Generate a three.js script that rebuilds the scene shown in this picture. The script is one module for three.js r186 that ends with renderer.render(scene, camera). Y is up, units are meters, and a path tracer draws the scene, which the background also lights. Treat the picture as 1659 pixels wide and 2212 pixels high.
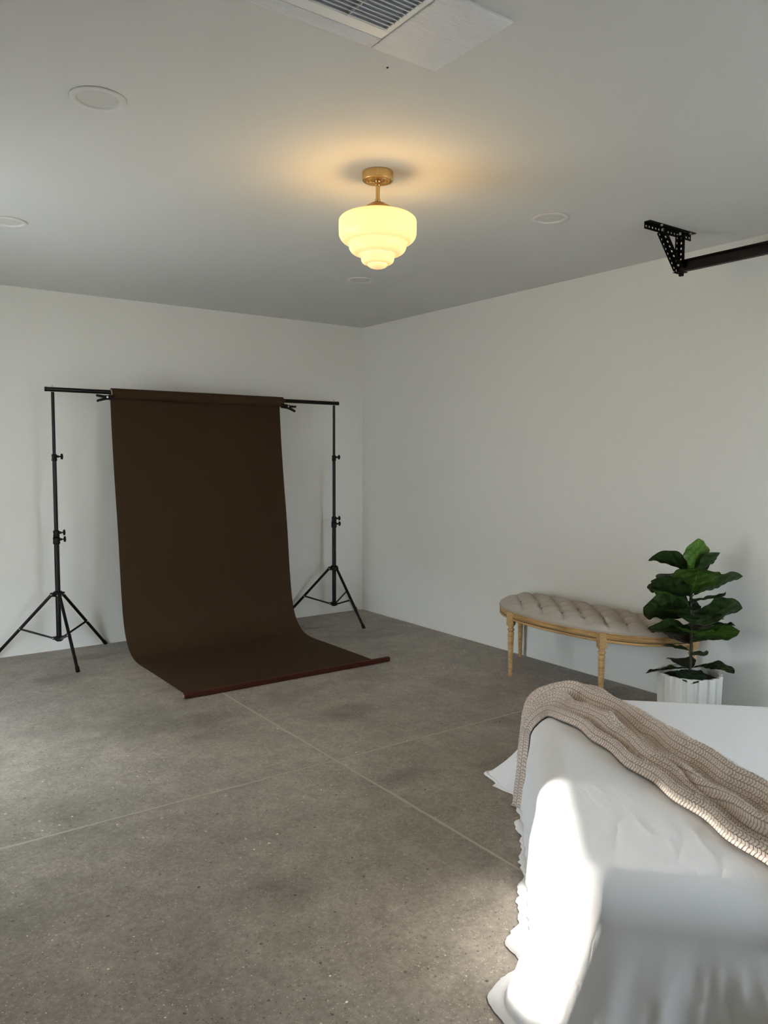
import * as THREE from 'three';
import { mergeGeometries, mergeVertices } from 'three/addons/utils/BufferGeometryUtils.js';
import { RoundedBoxGeometry } from 'three/addons/geometries/RoundedBoxGeometry.js';

// ------------------------------------------------------------------ camera, light, exposure
const scene = new THREE.Scene();
const camera = new THREE.PerspectiveCamera(66.47, 1659 / 2212, 0.05, 200);
camera.position.set(-4.2882, 1.5118, 6.3174);
camera.rotation.set(-0.07172, -0.62387, 0.00376, 'YXZ');
const renderer = new THREE.WebGLRenderer({ antialias: true });
renderer.toneMapping = THREE.LinearToneMapping;
renderer.toneMappingExposure = 8.2;
renderer.shadowMap.enabled = true;
const SKY = 1.92, SUN = 2.4;
scene.background = new THREE.Color().setRGB(0.80 * SKY, 0.94 * SKY, 1.07 * SKY);
const sun = new THREE.DirectionalLight(new THREE.Color().setRGB(1.0, 0.95, 0.87), SUN);
sun.name = 'sun';
const SUN_ELEV = 2.0 * Math.PI / 180, SD = new THREE.Vector3(0.6 * Math.cos(SUN_ELEV), -Math.sin(SUN_ELEV), 0.8 * Math.cos(SUN_ELEV));
sun.target.position.set(-2.4, 0.3, 4.7);
sun.position.copy(sun.target.position).addScaledVector(SD, -14);
sun.castShadow = true;
sun.shadow.radius = 2.2;
sun.shadow.mapSize.set(4096, 4096);
Object.assign(sun.shadow.camera, { left: -6, right: 6, top: 5, bottom: -5, near: 1, far: 30 });
scene.add(sun, sun.target);

// ------------------------------------------------------------------ helpers
let seed = 20240611;
function rnd() { seed = (seed + 0x6D2B79F5) | 0; let t = Math.imul(seed ^ (seed >>> 15), 1 | seed); t = (t + Math.imul(t ^ (t >>> 7), 61 | t)) ^ t; return ((t ^ (t >>> 14)) >>> 0) / 4294967296; }
const hash = (x, y, s) => { let h = Math.imul(x | 0, 374761393) + Math.imul(y | 0, 668265263) + Math.imul(s | 0, 2246822519); h = Math.imul(h ^ (h >>> 13), 1274126177); return ((h ^ (h >>> 16)) >>> 0) / 4294967296; };
function vnoise(x, y, s = 0, per = 0) {
  const ix = Math.floor(x), iy = Math.floor(y), fx = x - ix, fy = y - iy, u = fx * fx * (3 - 2 * fx), v = fy * fy * (3 - 2 * fy);
  const w = (a) => (per ? ((a % per) + per) % per : a);
  const a = hash(w(ix), w(iy), s), b = hash(w(ix + 1), w(iy), s), c = hash(w(ix), w(iy + 1), s), d = hash(w(ix + 1), w(iy + 1), s);
  return a + (b - a) * u + (c - a) * v + (a - b - c + d) * u * v;
}
function fbm(x, y, s = 0, oct = 4, per = 0) { let r = 0, a = 0.5, n = 0; for (let i = 0; i < oct; i++) { r += a * vnoise(x, y, s + i * 17, per); n += a; x *= 2; y *= 2; per *= 2; a *= 0.5; } return r / n; }
const clamp = (x, a, b) => Math.min(b, Math.max(a, x));
const smooth = (a, b, x) => { const t = clamp((x - a) / (b - a), 0, 1); return t * t * (3 - 2 * t); };
const lerp = (a, b, t) => a + (b - a) * t;
const V = (x, y, z) => new THREE.Vector3(x, y, z);

function dataTex(n, fn, srgb = true, repeat = 1) {
  const d = new Uint8Array(n * n * 4);
  for (let y = 0; y < n; y++) for (let x = 0; x < n; x++) {
    const c = fn(x / n, y / n), i = (y * n + x) * 4;
    d[i] = clamp(c[0], 0, 255); d[i + 1] = clamp(c[1], 0, 255); d[i + 2] = clamp(c[2], 0, 255); d[i + 3] = 255;
  }
  const t = new THREE.DataTexture(d, n, n, THREE.RGBAFormat);
  t.wrapS = t.wrapT = THREE.RepeatWrapping; t.magFilter = THREE.LinearFilter; t.minFilter = THREE.LinearMipmapLinearFilter; t.generateMipmaps = true;
  if (srgb) t.colorSpace = THREE.SRGBColorSpace;
  t.repeat.set(repeat, repeat); t.needsUpdate = true;
  return t;
}
const taken = {};
function numbered(n) { taken[n] = (taken[n] ?? -1) + 1; return taken[n] ? n + '_' + String(taken[n]).padStart(3, '0') : n; }
function thing(name, label, category, pos = [0, 0, 0], turn = 0, group) {
  const o = new THREE.Group(); o.name = numbered(name); scene.add(o);
  o.position.set(...pos); o.rotation.y = turn;
  o.userData = { label, category, kind: 'thing' };
  if (group) o.userData.group = group;
  return o;
}
function shadowed(m) { m.castShadow = m.receiveShadow = true; return m; }
function clean(g) { const keep = ['position', 'normal', 'uv']; if (g.attributes.color) keep.push('color'); for (const k of Object.keys(g.attributes)) if (!keep.includes(k)) g.deleteAttribute(k); return g.index ? g.toNonIndexed() : g; }
function join(gs) { gs = [].concat(gs); return gs.length === 1 ? gs[0] : mergeGeometries(gs.map(clean)); }
function part(name, geos, mat, parent, label) {
  const m = shadowed(new THREE.Mesh(join(geos), mat)); m.name = name;
  if (label) m.userData.label = label;
  parent.add(m); return m;
}
function struct(name, geos, mat) {
  const m = shadowed(new THREE.Mesh(join(geos), mat)); m.name = name; m.userData.kind = 'structure'; scene.add(m); return m;
}
function copyOf(o, pos, label) {
  const c = o.clone(); c.name = numbered(o.name); c.userData = { ...o.userData, label }; c.position.set(...pos); scene.add(c); return c;
}
function box(x0, x1, y0, y1, z0, z1) { const g = new THREE.BoxGeometry(x1 - x0, y1 - y0, z1 - z0); g.translate((x0 + x1) / 2, (y0 + y1) / 2, (z0 + z1) / 2); return g; }
function rbox(x0, x1, y0, y1, z0, z1, r = 0.003, s = 2) { const g = new RoundedBoxGeometry(x1 - x0, y1 - y0, z1 - z0, s, r); g.translate((x0 + x1) / 2, (y0 + y1) / 2, (z0 + z1) / 2); return g; }
function rod(a, b, r0, r1 = r0, seg = 20) {
  const d = b.clone().sub(a), g = new THREE.CylinderGeometry(r1, r0, d.length(), seg);
  g.applyQuaternion(new THREE.Quaternion().setFromUnitVectors(V(0, 1, 0), d.clone().normalize()));
  g.translate((a.x + b.x) / 2, (a.y + b.y) / 2, (a.z + b.z) / 2); return g;
}
function lathe(pts, seg = 48) { return new THREE.LatheGeometry(pts.map(([r, y]) => new THREE.Vector2(r, y)), seg); }
function ball(x, y, z, r) { const g = new THREE.SphereGeometry(r, 14, 10); g.translate(x, y, z); return g; }
// a smooth surface over a grid of points; fn(u, v) -> [x, y, z], uvfn(u, v) -> [s, t]
function gridSurf(nu, nv, fn, uvfn, colfn, closeU = false) {
  const p = [], uv = [], col = [], idx = [];
  for (let j = 0; j <= nv; j++) for (let i = 0; i <= nu; i++) {
    const u = i / nu, v = j / nv; p.push(...fn(u, v)); uv.push(...(uvfn ? uvfn(u, v) : [u, v])); if (colfn) col.push(...colfn(u, v));
  }
  const w = nu + 1;
  for (let j = 0; j < nv; j++) for (let i = 0; i < nu; i++) { const a = j * w + i; idx.push(a, a + 1, a + w, a + 1, a + w + 1, a + w); }
  const g = new THREE.BufferGeometry();
  g.setAttribute('position', new THREE.Float32BufferAttribute(p, 3)); g.setAttribute('uv', new THREE.Float32BufferAttribute(uv, 2));
  if (colfn) g.setAttribute('color', new THREE.Float32BufferAttribute(col, 3));
  g.setIndex(idx); g.computeVertexNormals();
  if (closeU) { const n = g.attributes.normal; for (let j = 0; j <= nv; j++) { const a = j * w, b = j * w + nu, x = n.getX(a) + n.getX(b), y = n.getY(a) + n.getY(b), z = n.getZ(a) + n.getZ(b), l = Math.hypot(x, y, z) || 1; n.setXYZ(a, x / l, y / l, z / l); n.setXYZ(b, x / l, y / l, z / l); } }
  return g;
}
const rgb = (r, g, b) => new THREE.Color().setRGB(r, g, b);
const std = (o) => new THREE.MeshStandardMaterial(o);

// ------------------------------------------------------------------ materials
const wallBump = dataTex(512, (u, v) => { const n = fbm(u * 32, v * 32, 3, 4, 32) * 255; return [n, n, n]; }, false);
const M = {};
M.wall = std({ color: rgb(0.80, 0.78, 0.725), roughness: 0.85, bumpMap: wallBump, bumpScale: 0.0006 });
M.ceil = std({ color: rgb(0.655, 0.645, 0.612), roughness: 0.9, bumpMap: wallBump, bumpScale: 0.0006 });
M.exterior = std({ color: rgb(0.36, 0.34, 0.31), roughness: 0.95 });
M.white = std({ color: rgb(0.80, 0.80, 0.79), roughness: 0.45 });
M.black = new THREE.MeshPhysicalMaterial({ color: rgb(0.004, 0.004, 0.0045), roughness: 0.35, specularIntensity: 0.55 });
M.blackPlastic = new THREE.MeshPhysicalMaterial({ color: rgb(0.004, 0.004, 0.004), roughness: 0.5, specularIntensity: 0.4 });
M.steel = std({ color: rgb(0.62, 0.62, 0.6), roughness: 0.3, metalness: 1 });
M.trackBlack = new THREE.MeshPhysicalMaterial({ color: rgb(0.004, 0.004, 0.004), roughness: 0.5, specularIntensity: 0.4 });
M.brass = std({ color: rgb(0.72, 0.50, 0.22), roughness: 0.34, metalness: 1 });

// ------------------------------------------------------------------ the room
const H = 2.74, XL = -4.55, ZF = 6.93, T = 0.15;
const WIN = { z0: 1.33, z1: 2.78, y0: 0.12, y1: 2.10, blind: 0.556 };
// floor: eight ground concrete slabs between pale filled control joints
const floorTex = (() => {
  const n = 2048, d = new Float32Array(n * n * 3);
  for (let y = 0; y < n; y++) for (let x = 0; x < n; x++) {
    const u = x / n, v = y / n;
    const f = fbm(u * 128, v * 128, 11, 3, 128), c = fbm(u * 24, v * 24, 31, 4, 24);
    const k = 0.86 + 0.20 * (f - 0.5) + 0.16 * (c - 0.5), i = (y * n + x) * 3;
    d[i] = k; d[i + 1] = k; d[i + 2] = k;
  }
  const speck = (count, r0, r1, tone, a0, a1) => {
    for (let s = 0; s < count; s++) {
      const cx = rnd() * n, cy = rnd() * n, r = r0 + (r1 - r0) * Math.pow(rnd(), 3), sq = 0.55 + rnd() * 0.9, an = rnd() * 3.14, ca = Math.cos(an), sa = Math.sin(an), al = lerp(a0, a1, rnd()), R = Math.ceil(r * 1.6) + 1, t = tone();
      for (let y = -R; y <= R; y++) for (let x = -R; x <= R; x++) {
        const X = (ca * x + sa * y) / r, Y = (-sa * x + ca * y) / (r * sq), e = Math.hypot(X, Y); if (e > 1.25) continue;
        const w = al * smooth(1.25, 0.6, e), i = ((((cy + y) | 0) + n) % n * n + (((cx + x) | 0) + n) % n) * 3;
        for (let c = 0; c < 3; c++) d[i + c] = lerp(d[i + c], t[c], w);
      }
    }
  };
  speck(26000, 1.2, 3.2, () => { const b = 1.05 + rnd() * 0.45; return [b, b * 0.985, b * 0.95]; }, 0.15, 0.75);
  speck(15000, 1.2, 3.4, () => { const b = 0.42 + rnd() * 0.25; return [b, b * 0.97, b * 0.92]; }, 0.2, 0.7);
  speck(420, 3, 7, () => { const b = 0.30 + rnd() * 0.25; return [b, b * 0.96, b * 0.9]; }, 0.35, 0.8);
  speck(160, 3, 6, () => { const b = 1.3 + rnd() * 0.5; return [b, b, b * 0.97]; }, 0.3, 0.8);
  return dataTex(n, (u, v) => { const i = (Math.round(v * n) * n + Math.round(u * n)) * 3; return [d[i] * 168, d[i + 1] * 168, d[i + 2] * 168]; });
})();
M.floor = std({ color: rgb(1, 1, 1), map: floorTex, vertexColors: true, roughness: 0.55 });
M.joint = std({ color: rgb(0.44, 0.40, 0.32), roughness: 0.75 });
M.soilbed = std({ color: rgb(0.25, 0.23, 0.20), roughness: 0.9 });
const floor = new THREE.Group(); floor.name = 'floor'; floor.userData.kind = 'structure'; scene.add(floor);
const JX = -2.266, JZ = [0, 0.462, 3.103, 5.74, ZF];
{
  // stains: [x, z, rx, rz, strength]
  const stains = [];
  for (let i = 0; i < 46; i++) stains.push([XL + rnd() * 4.55, rnd() * 4.4, 0.10 + rnd() * 0.28, 0.05 + rnd() * 0.16, 0.06 + rnd() * 0.2]);
  stains.push([-2.55, 2.15, 0.38, 0.22, 0.32], [-2.95, 1.95, 0.3, 0.2, 0.2], [-2.0, 2.05, 0.28, 0.2, 0.22], [-2.12, 3.42, 0.14, 0.08, 0.26], [-2.75, 2.4, 0.3, 0.1, 0.24]);
  const mott = (x, z) => {
    let k = 1 + 0.36 * (fbm(x * 1.3 + 7, z * 1.3 + 3, 5, 5) - 0.5) + 0.30 * (fbm(x * 4, z * 6, 9, 5) - 0.5);
    for (const [sx, sz, rx, rz, a] of stains) {
      const X = (x - sx) / rx + 1.6 * (fbm(x * 6, z * 6, 71, 3) - 0.5), Z = (z - sz) / rz + 1.6 * (fbm(x * 6, z * 6, 72, 3) - 0.5), e = X * X + Z * Z;
      if (e < 4) k *= 1 - 1.25 * a * Math.exp(-e * 1.6);
    }
    const w = fbm(x * 0.9, z * 0.9, 44, 3) - 0.5;
    return [1.10 * k * (1 + 0.05 * w), 0.965 * k, 0.81 * k * (1 - 0.07 * w)];
  };
  for (let i = 0; i < 2; i++) for (let j = 0; j < 4; j++) {
    const x0 = i ? JX + 0.004 : XL, x1 = i ? 0 : JX - 0.004, z0 = JZ[j] + (j ? 0.004 : 0), z1 = JZ[j + 1] - (j < 3 ? 0.004 : 0);
    const g = new THREE.BoxGeometry(x1 - x0, 0.1, z1 - z0, Math.ceil((x1 - x0) / 0.03), 1, Math.ceil((z1 - z0) / 0.03));
    g.translate((x0 + x1) / 2, -0.05, (z0 + z1) / 2);
    const P = g.attributes.position, col = new Float32Array(P.count * 3), uv = g.attributes.uv, r = (i * 4 + j) * 0.37;
    for (let k = 0; k < P.count; k++) { const x = P.getX(k), z = P.getZ(k), c = mott(x, z); col.set(c, k * 3); uv.setXY(k, (i ? x : -x) / 1.7 + r, z / 1.7 + r * 1.7); }
    g.setAttribute('color', new THREE.BufferAttribute(col, 3));
    part('slab', g, M.floor, floor);
  }
  const strip = (a, b, w, s) => { // a filled joint with slightly ragged edges
    const n = Math.ceil(a.distanceTo(b) / 0.02), d = b.clone().sub(a), L = d.length(), nx = -d.z / L, nz = d.x / L;
    return gridSurf(n, 1, (u, v) => { const e = (v < 0.5 ? -1 : 1) * (w / 2 + 0.0035 * (fbm(u * L * 14, v * 9, s, 3) - 0.45) + 0.004 * Math.max(0, fbm(u * L * 3, v * 5, s + 3, 2) - 0.62) * 6); const q = a.clone().addScaledVector(d, u); return [q.x + nx * e, 0.0006, q.z + nz * e]; }, (u, v) => [u * L, v * w]);
  };
  const jx = strip(V(JX, 0, ZF), V(JX, 0, 0), 0.0125, 3); part('joint', jx, M.joint, floor);
  [0.462, 3.103, 5.74].forEach((z, k) => part('joint', strip(V(XL, 0, z), V(0, 0, z), k === 0 ? 0.007 : 0.009, 20 + k), M.joint, floor));
  part('sub_base', box(XL, 0, -0.25, -0.101, 0, ZF), M.soilbed, floor);
}
struct('wall_back', box(XL - T, T, -0.25, H, -T, 0), M.wall);
struct('wall_right', box(0, T, -0.25, H, 0, ZF + T), M.wall);
struct('wall_left', [box(XL - T, XL, -0.25, H, 0, WIN.z0), box(XL - T, XL, -0.25, H, WIN.z1, ZF), box(XL - T, XL, -0.25, WIN.y0, WIN.z0, WIN.z1), box(XL - T, XL, WIN.y1, H, WIN.z0, WIN.z1)], M.wall);
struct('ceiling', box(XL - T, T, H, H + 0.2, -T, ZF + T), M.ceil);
const DW = { x0: -4.05, x1: -0.50, y1: 2.25 };
struct('wall_front', [box(XL - T, DW.x0, -0.25, H, ZF, ZF + T), box(DW.x1, 0, -0.25, H, ZF, ZF + T), box(DW.x0, DW.x1, DW.y1, H, ZF, ZF + T), box(DW.x0, DW.x1, -0.25, 0, ZF, ZF + T)], M.wall);
struct('ground', box(-60, 60, -0.5, -0.25, -60, 60), M.exterior);
const M_glass = new THREE.MeshPhysicalMaterial({ color: rgb(1, 1, 1), transmission: 1, thickness: 0, roughness: 0, ior: 1.45 });
{ // window in the left wall: frame, glass
  const w = new THREE.Group(); w.name = 'window_1'; w.userData.kind = 'structure'; scene.add(w);
  const x0 = XL - T + 0.02, x1 = XL - T + 0.06, f = 0.035;
  part('window_frame', [box(x0, x1, WIN.y0, WIN.y0 + f, WIN.z0, WIN.z1), box(x0, x1, WIN.y1 - f, WIN.y1, WIN.z0, WIN.z1), box(x0, x1, WIN.y0, WIN.y1, WIN.z0, WIN.z0 + f), box(x0, x1, WIN.y0, WIN.y1, WIN.z1 - f, WIN.z1)], M.white, w);
  part('pane', box(x0 + 0.015, x0 + 0.021, WIN.y0 + f, WIN.y1 - f, WIN.z0 + f, WIN.z1 - f), M_glass, w);
  const bl = thing('roller_blind', 'pale translucent roller blind drawn most of the way down the glazed opening', 'blind', [XL - 0.05, 0, (WIN.z0 + WIN.z1) / 2]);
  const hw = (WIN.z1 - WIN.z0) / 2 - 0.012;
  part('fabric', box(-0.0006, 0.0006, WIN.blind + 0.01, WIN.y1 - 0.03, -hw, hw), new THREE.MeshPhysicalMaterial({ color: rgb(0.88, 0.88, 0.87), transmission: 0.7, thickness: 0, roughness: 1 }), bl);
  part('roller', rod(V(0, WIN.y1 - 0.03, -hw), V(0, WIN.y1 - 0.03, hw), 0.024), M.white, bl);
  part('bottom_bar', rbox(-0.006, 0.006, WIN.blind, WIN.blind + 0.022, -hw, hw, 0.004), M.white, bl);
  // closed sectional garage door behind the camera
  const d = new THREE.Group(); d.name = 'door_1'; d.userData.kind = 'structure'; scene.add(d);
  const zc = ZF + 0.05, zb = zc + 0.045;
  const gx0 = -1.66, gx1 = DW.x1 - 0.10; // a column of panes at one end of the upper three sections
  for (let k = 0; k < 4; k++) {
    const y0 = k * 0.5625, y1 = y0 + 0.5575, py0 = y0 + 0.06, py1 = y1 - 0.06;
    if (k < 1) { part('section', rbox(DW.x0, DW.x1, y0, y1, zc, zb), M.white, d); continue; }
    part('section', [box(DW.x0, gx0, y0, y1, zc, zb), box(gx1, DW.x1, y0, y1, zc, zb), box(gx0, gx1, y0, py0, zc, zb), box(gx0, gx1, py1, y1, zc, zb)], M.white, d);
    part('pane', box(gx0, gx1, py0, py1, zc + 0.02, zc + 0.026), M_glass, d);
  }
}

// ------------------------------------------------------------------ bed: mattress, sheet, throw
// bed axes: A runs from the foot end along the bed, B along the foot end towards the camera
const BO = V(-1.6, 0, 3.73), BA = V(0.715, 0, 0.699), BB = V(-0.699, 0, 0.715);
const bedPoint = (a, y, b) => [BO.x + BA.x * a + BB.x * b, y, BO.z + BA.z * a + BB.z * b];
const MT = { a0: 0.02, a1: 1.84, b0: 0.045, b1: 1.745, h: 0.415, r: 0.115 };
function sheetMaterial() {
  const n = 1024, h = new Float32Array(n * n);
  const bump = dataTex(n, (u, v) => {
    const q = fbm(u * 6, v * 6, 51, 3, 6), r = fbm(u * 6 + 9, v * 6, 52, 3, 6);
    const a = 1 - Math.abs(2 * fbm(u * 10 + q * 1.2, v * 4 + r * 1.0, 53, 3, 0) - 1), w = fbm(u * 256, v * 256, 57, 2, 256);
    const k = 255 * (0.45 * Math.pow(a, 3) + 0.35 * q + 0.04 * w); return [k, k, k];
  }, false);
  return std({ color: rgb(0.82, 0.82, 0.825), roughness: 0.85, bumpMap: bump, bumpScale: 0.001, side: THREE.DoubleSide });
}
M.sheet = sheetMaterial();
// the draped sheet: rings run round the mattress; each column goes from the middle of the bed over the rounded edge and down in folds to a loose hem
const n1 = (x, sd) => fbm(x, sd * 3.7, 200 + sd, 3) * 2 - 1;
const CREASES = [[[0.254, 0.971], [0.272, 1.124], [0.282, 1.212]], [[0.285, 1.085], [0.295, 1.175], [0.35, 1.267]], [[0.282, 1.262], [0.306, 1.368], [0.327, 1.438], [0.367, 1.465]], [[0.247, 1.451], [0.304, 1.459], [0.37, 1.448], [0.424, 1.437]], [[0.44, 1.301], [0.46, 1.388], [0.466, 1.498], [0.472, 1.548]], [[0.368, 1.459], [0.376, 1.512], [0.374, 1.551]], [[0.199, 1.242], [0.224, 1.271], [0.25, 1.28]], [[0.618, 0.473], [0.684, 0.417], [0.734, 0.363]], [[0.814, 0.338], [0.921, 0.35], [0.982, 0.38]], [[0.7, 0.25], [0.85, 0.22], [1.0, 0.24]], [[0.34, 1.30], [0.40, 1.36], [0.41, 1.45]], [[0.20, 1.10], [0.23, 1.17], [0.235, 1.23]]];
function creaseHeight(a, b) {
  let h = 0;
  for (let c = 0; c < CREASES.length; c++) { const P = CREASES[c]; let best = 9, along = 0;
    for (let k = 0; k < P.length - 1; k++) { const dx = P[k + 1][0] - P[k][0], dy = P[k + 1][1] - P[k][1], l2 = dx * dx + dy * dy, t = clamp(((a - P[k][0]) * dx + (b - P[k][1]) * dy) / l2, 0, 1), d = Math.hypot(a - P[k][0] - dx * t + 0.004 * n1(b * 40, c), b - P[k][1] - dy * t + 0.004 * n1(a * 40, c + 3)); if (d < best) { best = d; along = (k + t) / (P.length - 1); } }
    if (best < 0.08) { const f = Math.pow(Math.sin(Math.PI * clamp(along * 0.9 + 0.05, 0, 1)), 0.7); h += f * 0.0008 * Math.exp(-Math.pow(best / 0.0042, 2)); }
  }
  return h;
}
function makeSheet() {
  const rc = 0.16, W = MT.a1 - MT.a0, D = MT.b1 - MT.b0, arcL = Math.PI / 2 * rc, sides = [D - 2 * rc, W - 2 * rc, D - 2 * rc, W - 2 * rc], total = 2 * (sides[0] + sides[1]) + 4 * arcL;
  // s = 0 at the far end of the foot side, then the foot side towards the camera, the near corner, the near side ...
  const edge = (s) => {
    s = ((s % total) + total) % total;
    const cs = [[MT.a0 + rc, MT.b1 - rc], [MT.a1 - rc, MT.b1 - rc], [MT.a1 - rc, MT.b0 + rc], [MT.a0 + rc, MT.b0 + rc]], st = [[MT.a0, MT.b0 + rc], [MT.a0 + rc, MT.b1], [MT.a1, MT.b1 - rc], [MT.a1 - rc, MT.b0]], dr = [[0, 1], [1, 0], [0, -1], [-1, 0]], nn = [[-1, 0], [0, 1], [1, 0], [0, -1]];
    for (let k = 0; k < 4; k++) {
      if (s <= sides[k]) return [st[k][0] + dr[k][0] * s, st[k][1] + dr[k][1] * s, nn[k][0], nn[k][1]];
      s -= sides[k];
      if (s <= arcL) { const t = s / arcL * Math.PI / 2, n0 = nn[k], n2 = nn[(k + 1) % 4], nx = n0[0] * Math.cos(t) + n2[0] * Math.sin(t), ny = n0[1] * Math.cos(t) + n2[1] * Math.sin(t); return [cs[k][0] + nx * rc, cs[k][1] + ny * rc, nx, ny]; }
      s -= arcL;
    }
    return [MT.a0, MT.b0 + rc, -1, 0];
  };
  const S1 = sides[0], C1 = S1 + arcL / 2, C0 = total - arcL / 2, gauss = (x, m, w) => Math.exp(-Math.pow((x - m) / w, 2));
  const per = (s, m) => { let d = s - m; if (d > total / 2) d -= total; if (d < -total / 2) d += total; return d; };
  const r = MT.r, q = Math.PI * r / 2, drop = MT.h - r, NT = 60, NA = 16, ND = 46, NP = 16, NV = NT + NA + ND + NP, NS = 1100;
  const fold = (s, t) => { // outward push of the hanging cloth
    const cornerN = gauss(per(s, C1), 0, 0.26), cornerF = gauss(per(s, C0), 0, 0.20), foot = 1 - smooth(S1 - 0.05, S1 + 0.15, s) , near = smooth(S1 - 0.02, S1 + 0.2, s) * (1 - smooth(S1 + arcL + sides[1], total, s));
    const lean = 0.05 * n1(s * 1.3, 8) * t, x = s + lean;
    let f = 0;
    const y = x + 0.03 * n1(t * 3 + x * 2, 12), cr = (z, sd) => 1 - Math.abs(n1(z, sd)) * 2.2;
    f += foot * (0.006 * n1(x * 9, 1) + 0.013 * cr(y * 8, 2) + 0.009 * cr(y * 17, 13)) * smooth(0.0, 0.45, t);
    const wide = n1(x * 5.5, 3), mid = n1(x * 12, 4), fine = n1(x * 26 + 0.6 * t, 5);
    f += near * smooth(0.0, 0.55, t) * smooth(0.13, 0.44, per(s, C1)) * (0.050 * wide + 0.026 * mid + 0.026 * cr(y * 4.6 + 0.25 * t, 14) + 0.020 * cr(y * 10 - 0.3 * t, 15) + 0.006 * fine + 0.02);
    // fans of folds at the corners
    const dN = per(s, C1); f += 0.036 * t * gauss(dN, 0.12, 0.13); f += cornerN * t * smooth(-0.02, 0.12, dN) * (0.012 + 0.006 * Math.sin(dN * 46 + 0.5) + 0.004 * Math.sin(dN * 83 + 1.1));
    const dF = per(s, C0); f += cornerF * t * (0.050 + 0.014 * Math.sin(dF * 52));
    f += 0.016 * t * t;
    return f;
  };
  const fan = (s, t) => { const d = per(s, C1 - 0.02); return (0.10 * Math.exp(-Math.pow(d / (d < 0 ? 0.16 : 0.30), 2))) * Math.pow(t, 1.15); }; // the spare cloth at the near corner swings out past the foot side
  const tail = (s, t) => 0.145 * Math.max(0, 1 - Math.abs(per(s, C0 + 0.03)) / 0.19) * Math.pow(t, 2.2); // a pointed corner of the sheet lying out on the floor
  const hem = (s) => { // cloth lying out on the floor beyond the fall
    const foot = 1 - smooth(S1 - 0.05, S1 + 0.15, s);
    return 0.012 + 0.030 * foot * Math.max(0, n1(s * 8 + 3, 6) + 0.25) + 0.01 * gauss(per(s, C0), 0.02, 0.05) + 0.05 * gauss(s, S1 - 0.22, 0.07) + 0.02 * gauss(per(s, C1), -0.1, 0.1) + 0.015 * Math.max(0, n1(s * 24, 7));
  };
  const geo = gridSurf(NS, NV, (u, v) => {
    const s = u * total, [ea, eb, na, nb] = edge(s), k = Math.round(v * NV);
    const ia = clamp(ea - na * r, MT.a0 + r, MT.a1 - r), ib = clamp(eb - nb * r, MT.b0 + r, MT.b1 - r), oa = ea - na * r, ob = eb - nb * r;
    if (k <= NT) { // the flat top, from the middle line outwards
      const t = Math.pow(k / NT, 0.7), ca = clamp(oa, MT.a0 + 0.7, MT.a1 - 0.7), cb = (MT.b0 + MT.b1) / 2, a = lerp(ca, oa, t), b = lerp(cb, ob, t);
      return bedPoint(a, MT.h + creaseHeight(a, b) + 0.0008 * n1(a * 4, 9) * n1(b * 4, 10) * (1 - smooth(0.8, 1, t)), b);
    }
    if (k <= NT + NA) { const t = (k - NT) / NA * Math.PI / 2, o = r * Math.sin(t), a = oa + na * o, b = ob + nb * o; return bedPoint(a, MT.h - r + r * Math.cos(t) + creaseHeight(a, b), b); }
    if (k <= NT + NA + ND) { const t = (k - NT - NA) / ND, o = r + fold(s, t); return bedPoint(oa + na * o - fan(s, t) - tail(s, t), lerp(MT.h - r, 0.010, t), ob + nb * o); }
    const t = (k - NT - NA - ND) / NP, o = r + fold(s, 1) + hem(s) * t; return bedPoint(oa + na * o - fan(s, 1) - tail(s, 1), 0.003 + 0.007 * (1 - t) + 0.012 * Math.sin(Math.PI * t) * (0.5 + 0.5 * n1(s * 16, 11)) * Math.min(1, hem(s) / 0.03), ob + nb * o);
  }, (u, v) => { const s = u * total, [ea, eb, na, nb] = edge(s), k = v * NV, oa = ea - na * r, ob = eb - nb * r; if (k <= NT) { const t = Math.pow(k / NT, 0.7), ca = clamp(oa, MT.a0 + 0.7, MT.a1 - 0.7), cb = (MT.b0 + MT.b1) / 2; return [lerp(ca, oa, t) / 0.8, lerp(cb, ob, t) / 0.8]; } const d = k <= NT + NA ? (k - NT) / NA * q : q + (k - NT - NA) / ND * drop; return [(oa + na * d) / 0.8, (ob + nb * d) / 0.8]; }, null, true);
  return geo;
}
{
  const m = shadowed(new THREE.Mesh(makeSheet(), M.sheet)); m.name = 'bed_sheet';
  m.userData = { label: 'white cotton bed sheet draped over the low bed down to the concrete floor', category: 'sheet', kind: 'thing' }; scene.add(m);
}
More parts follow.
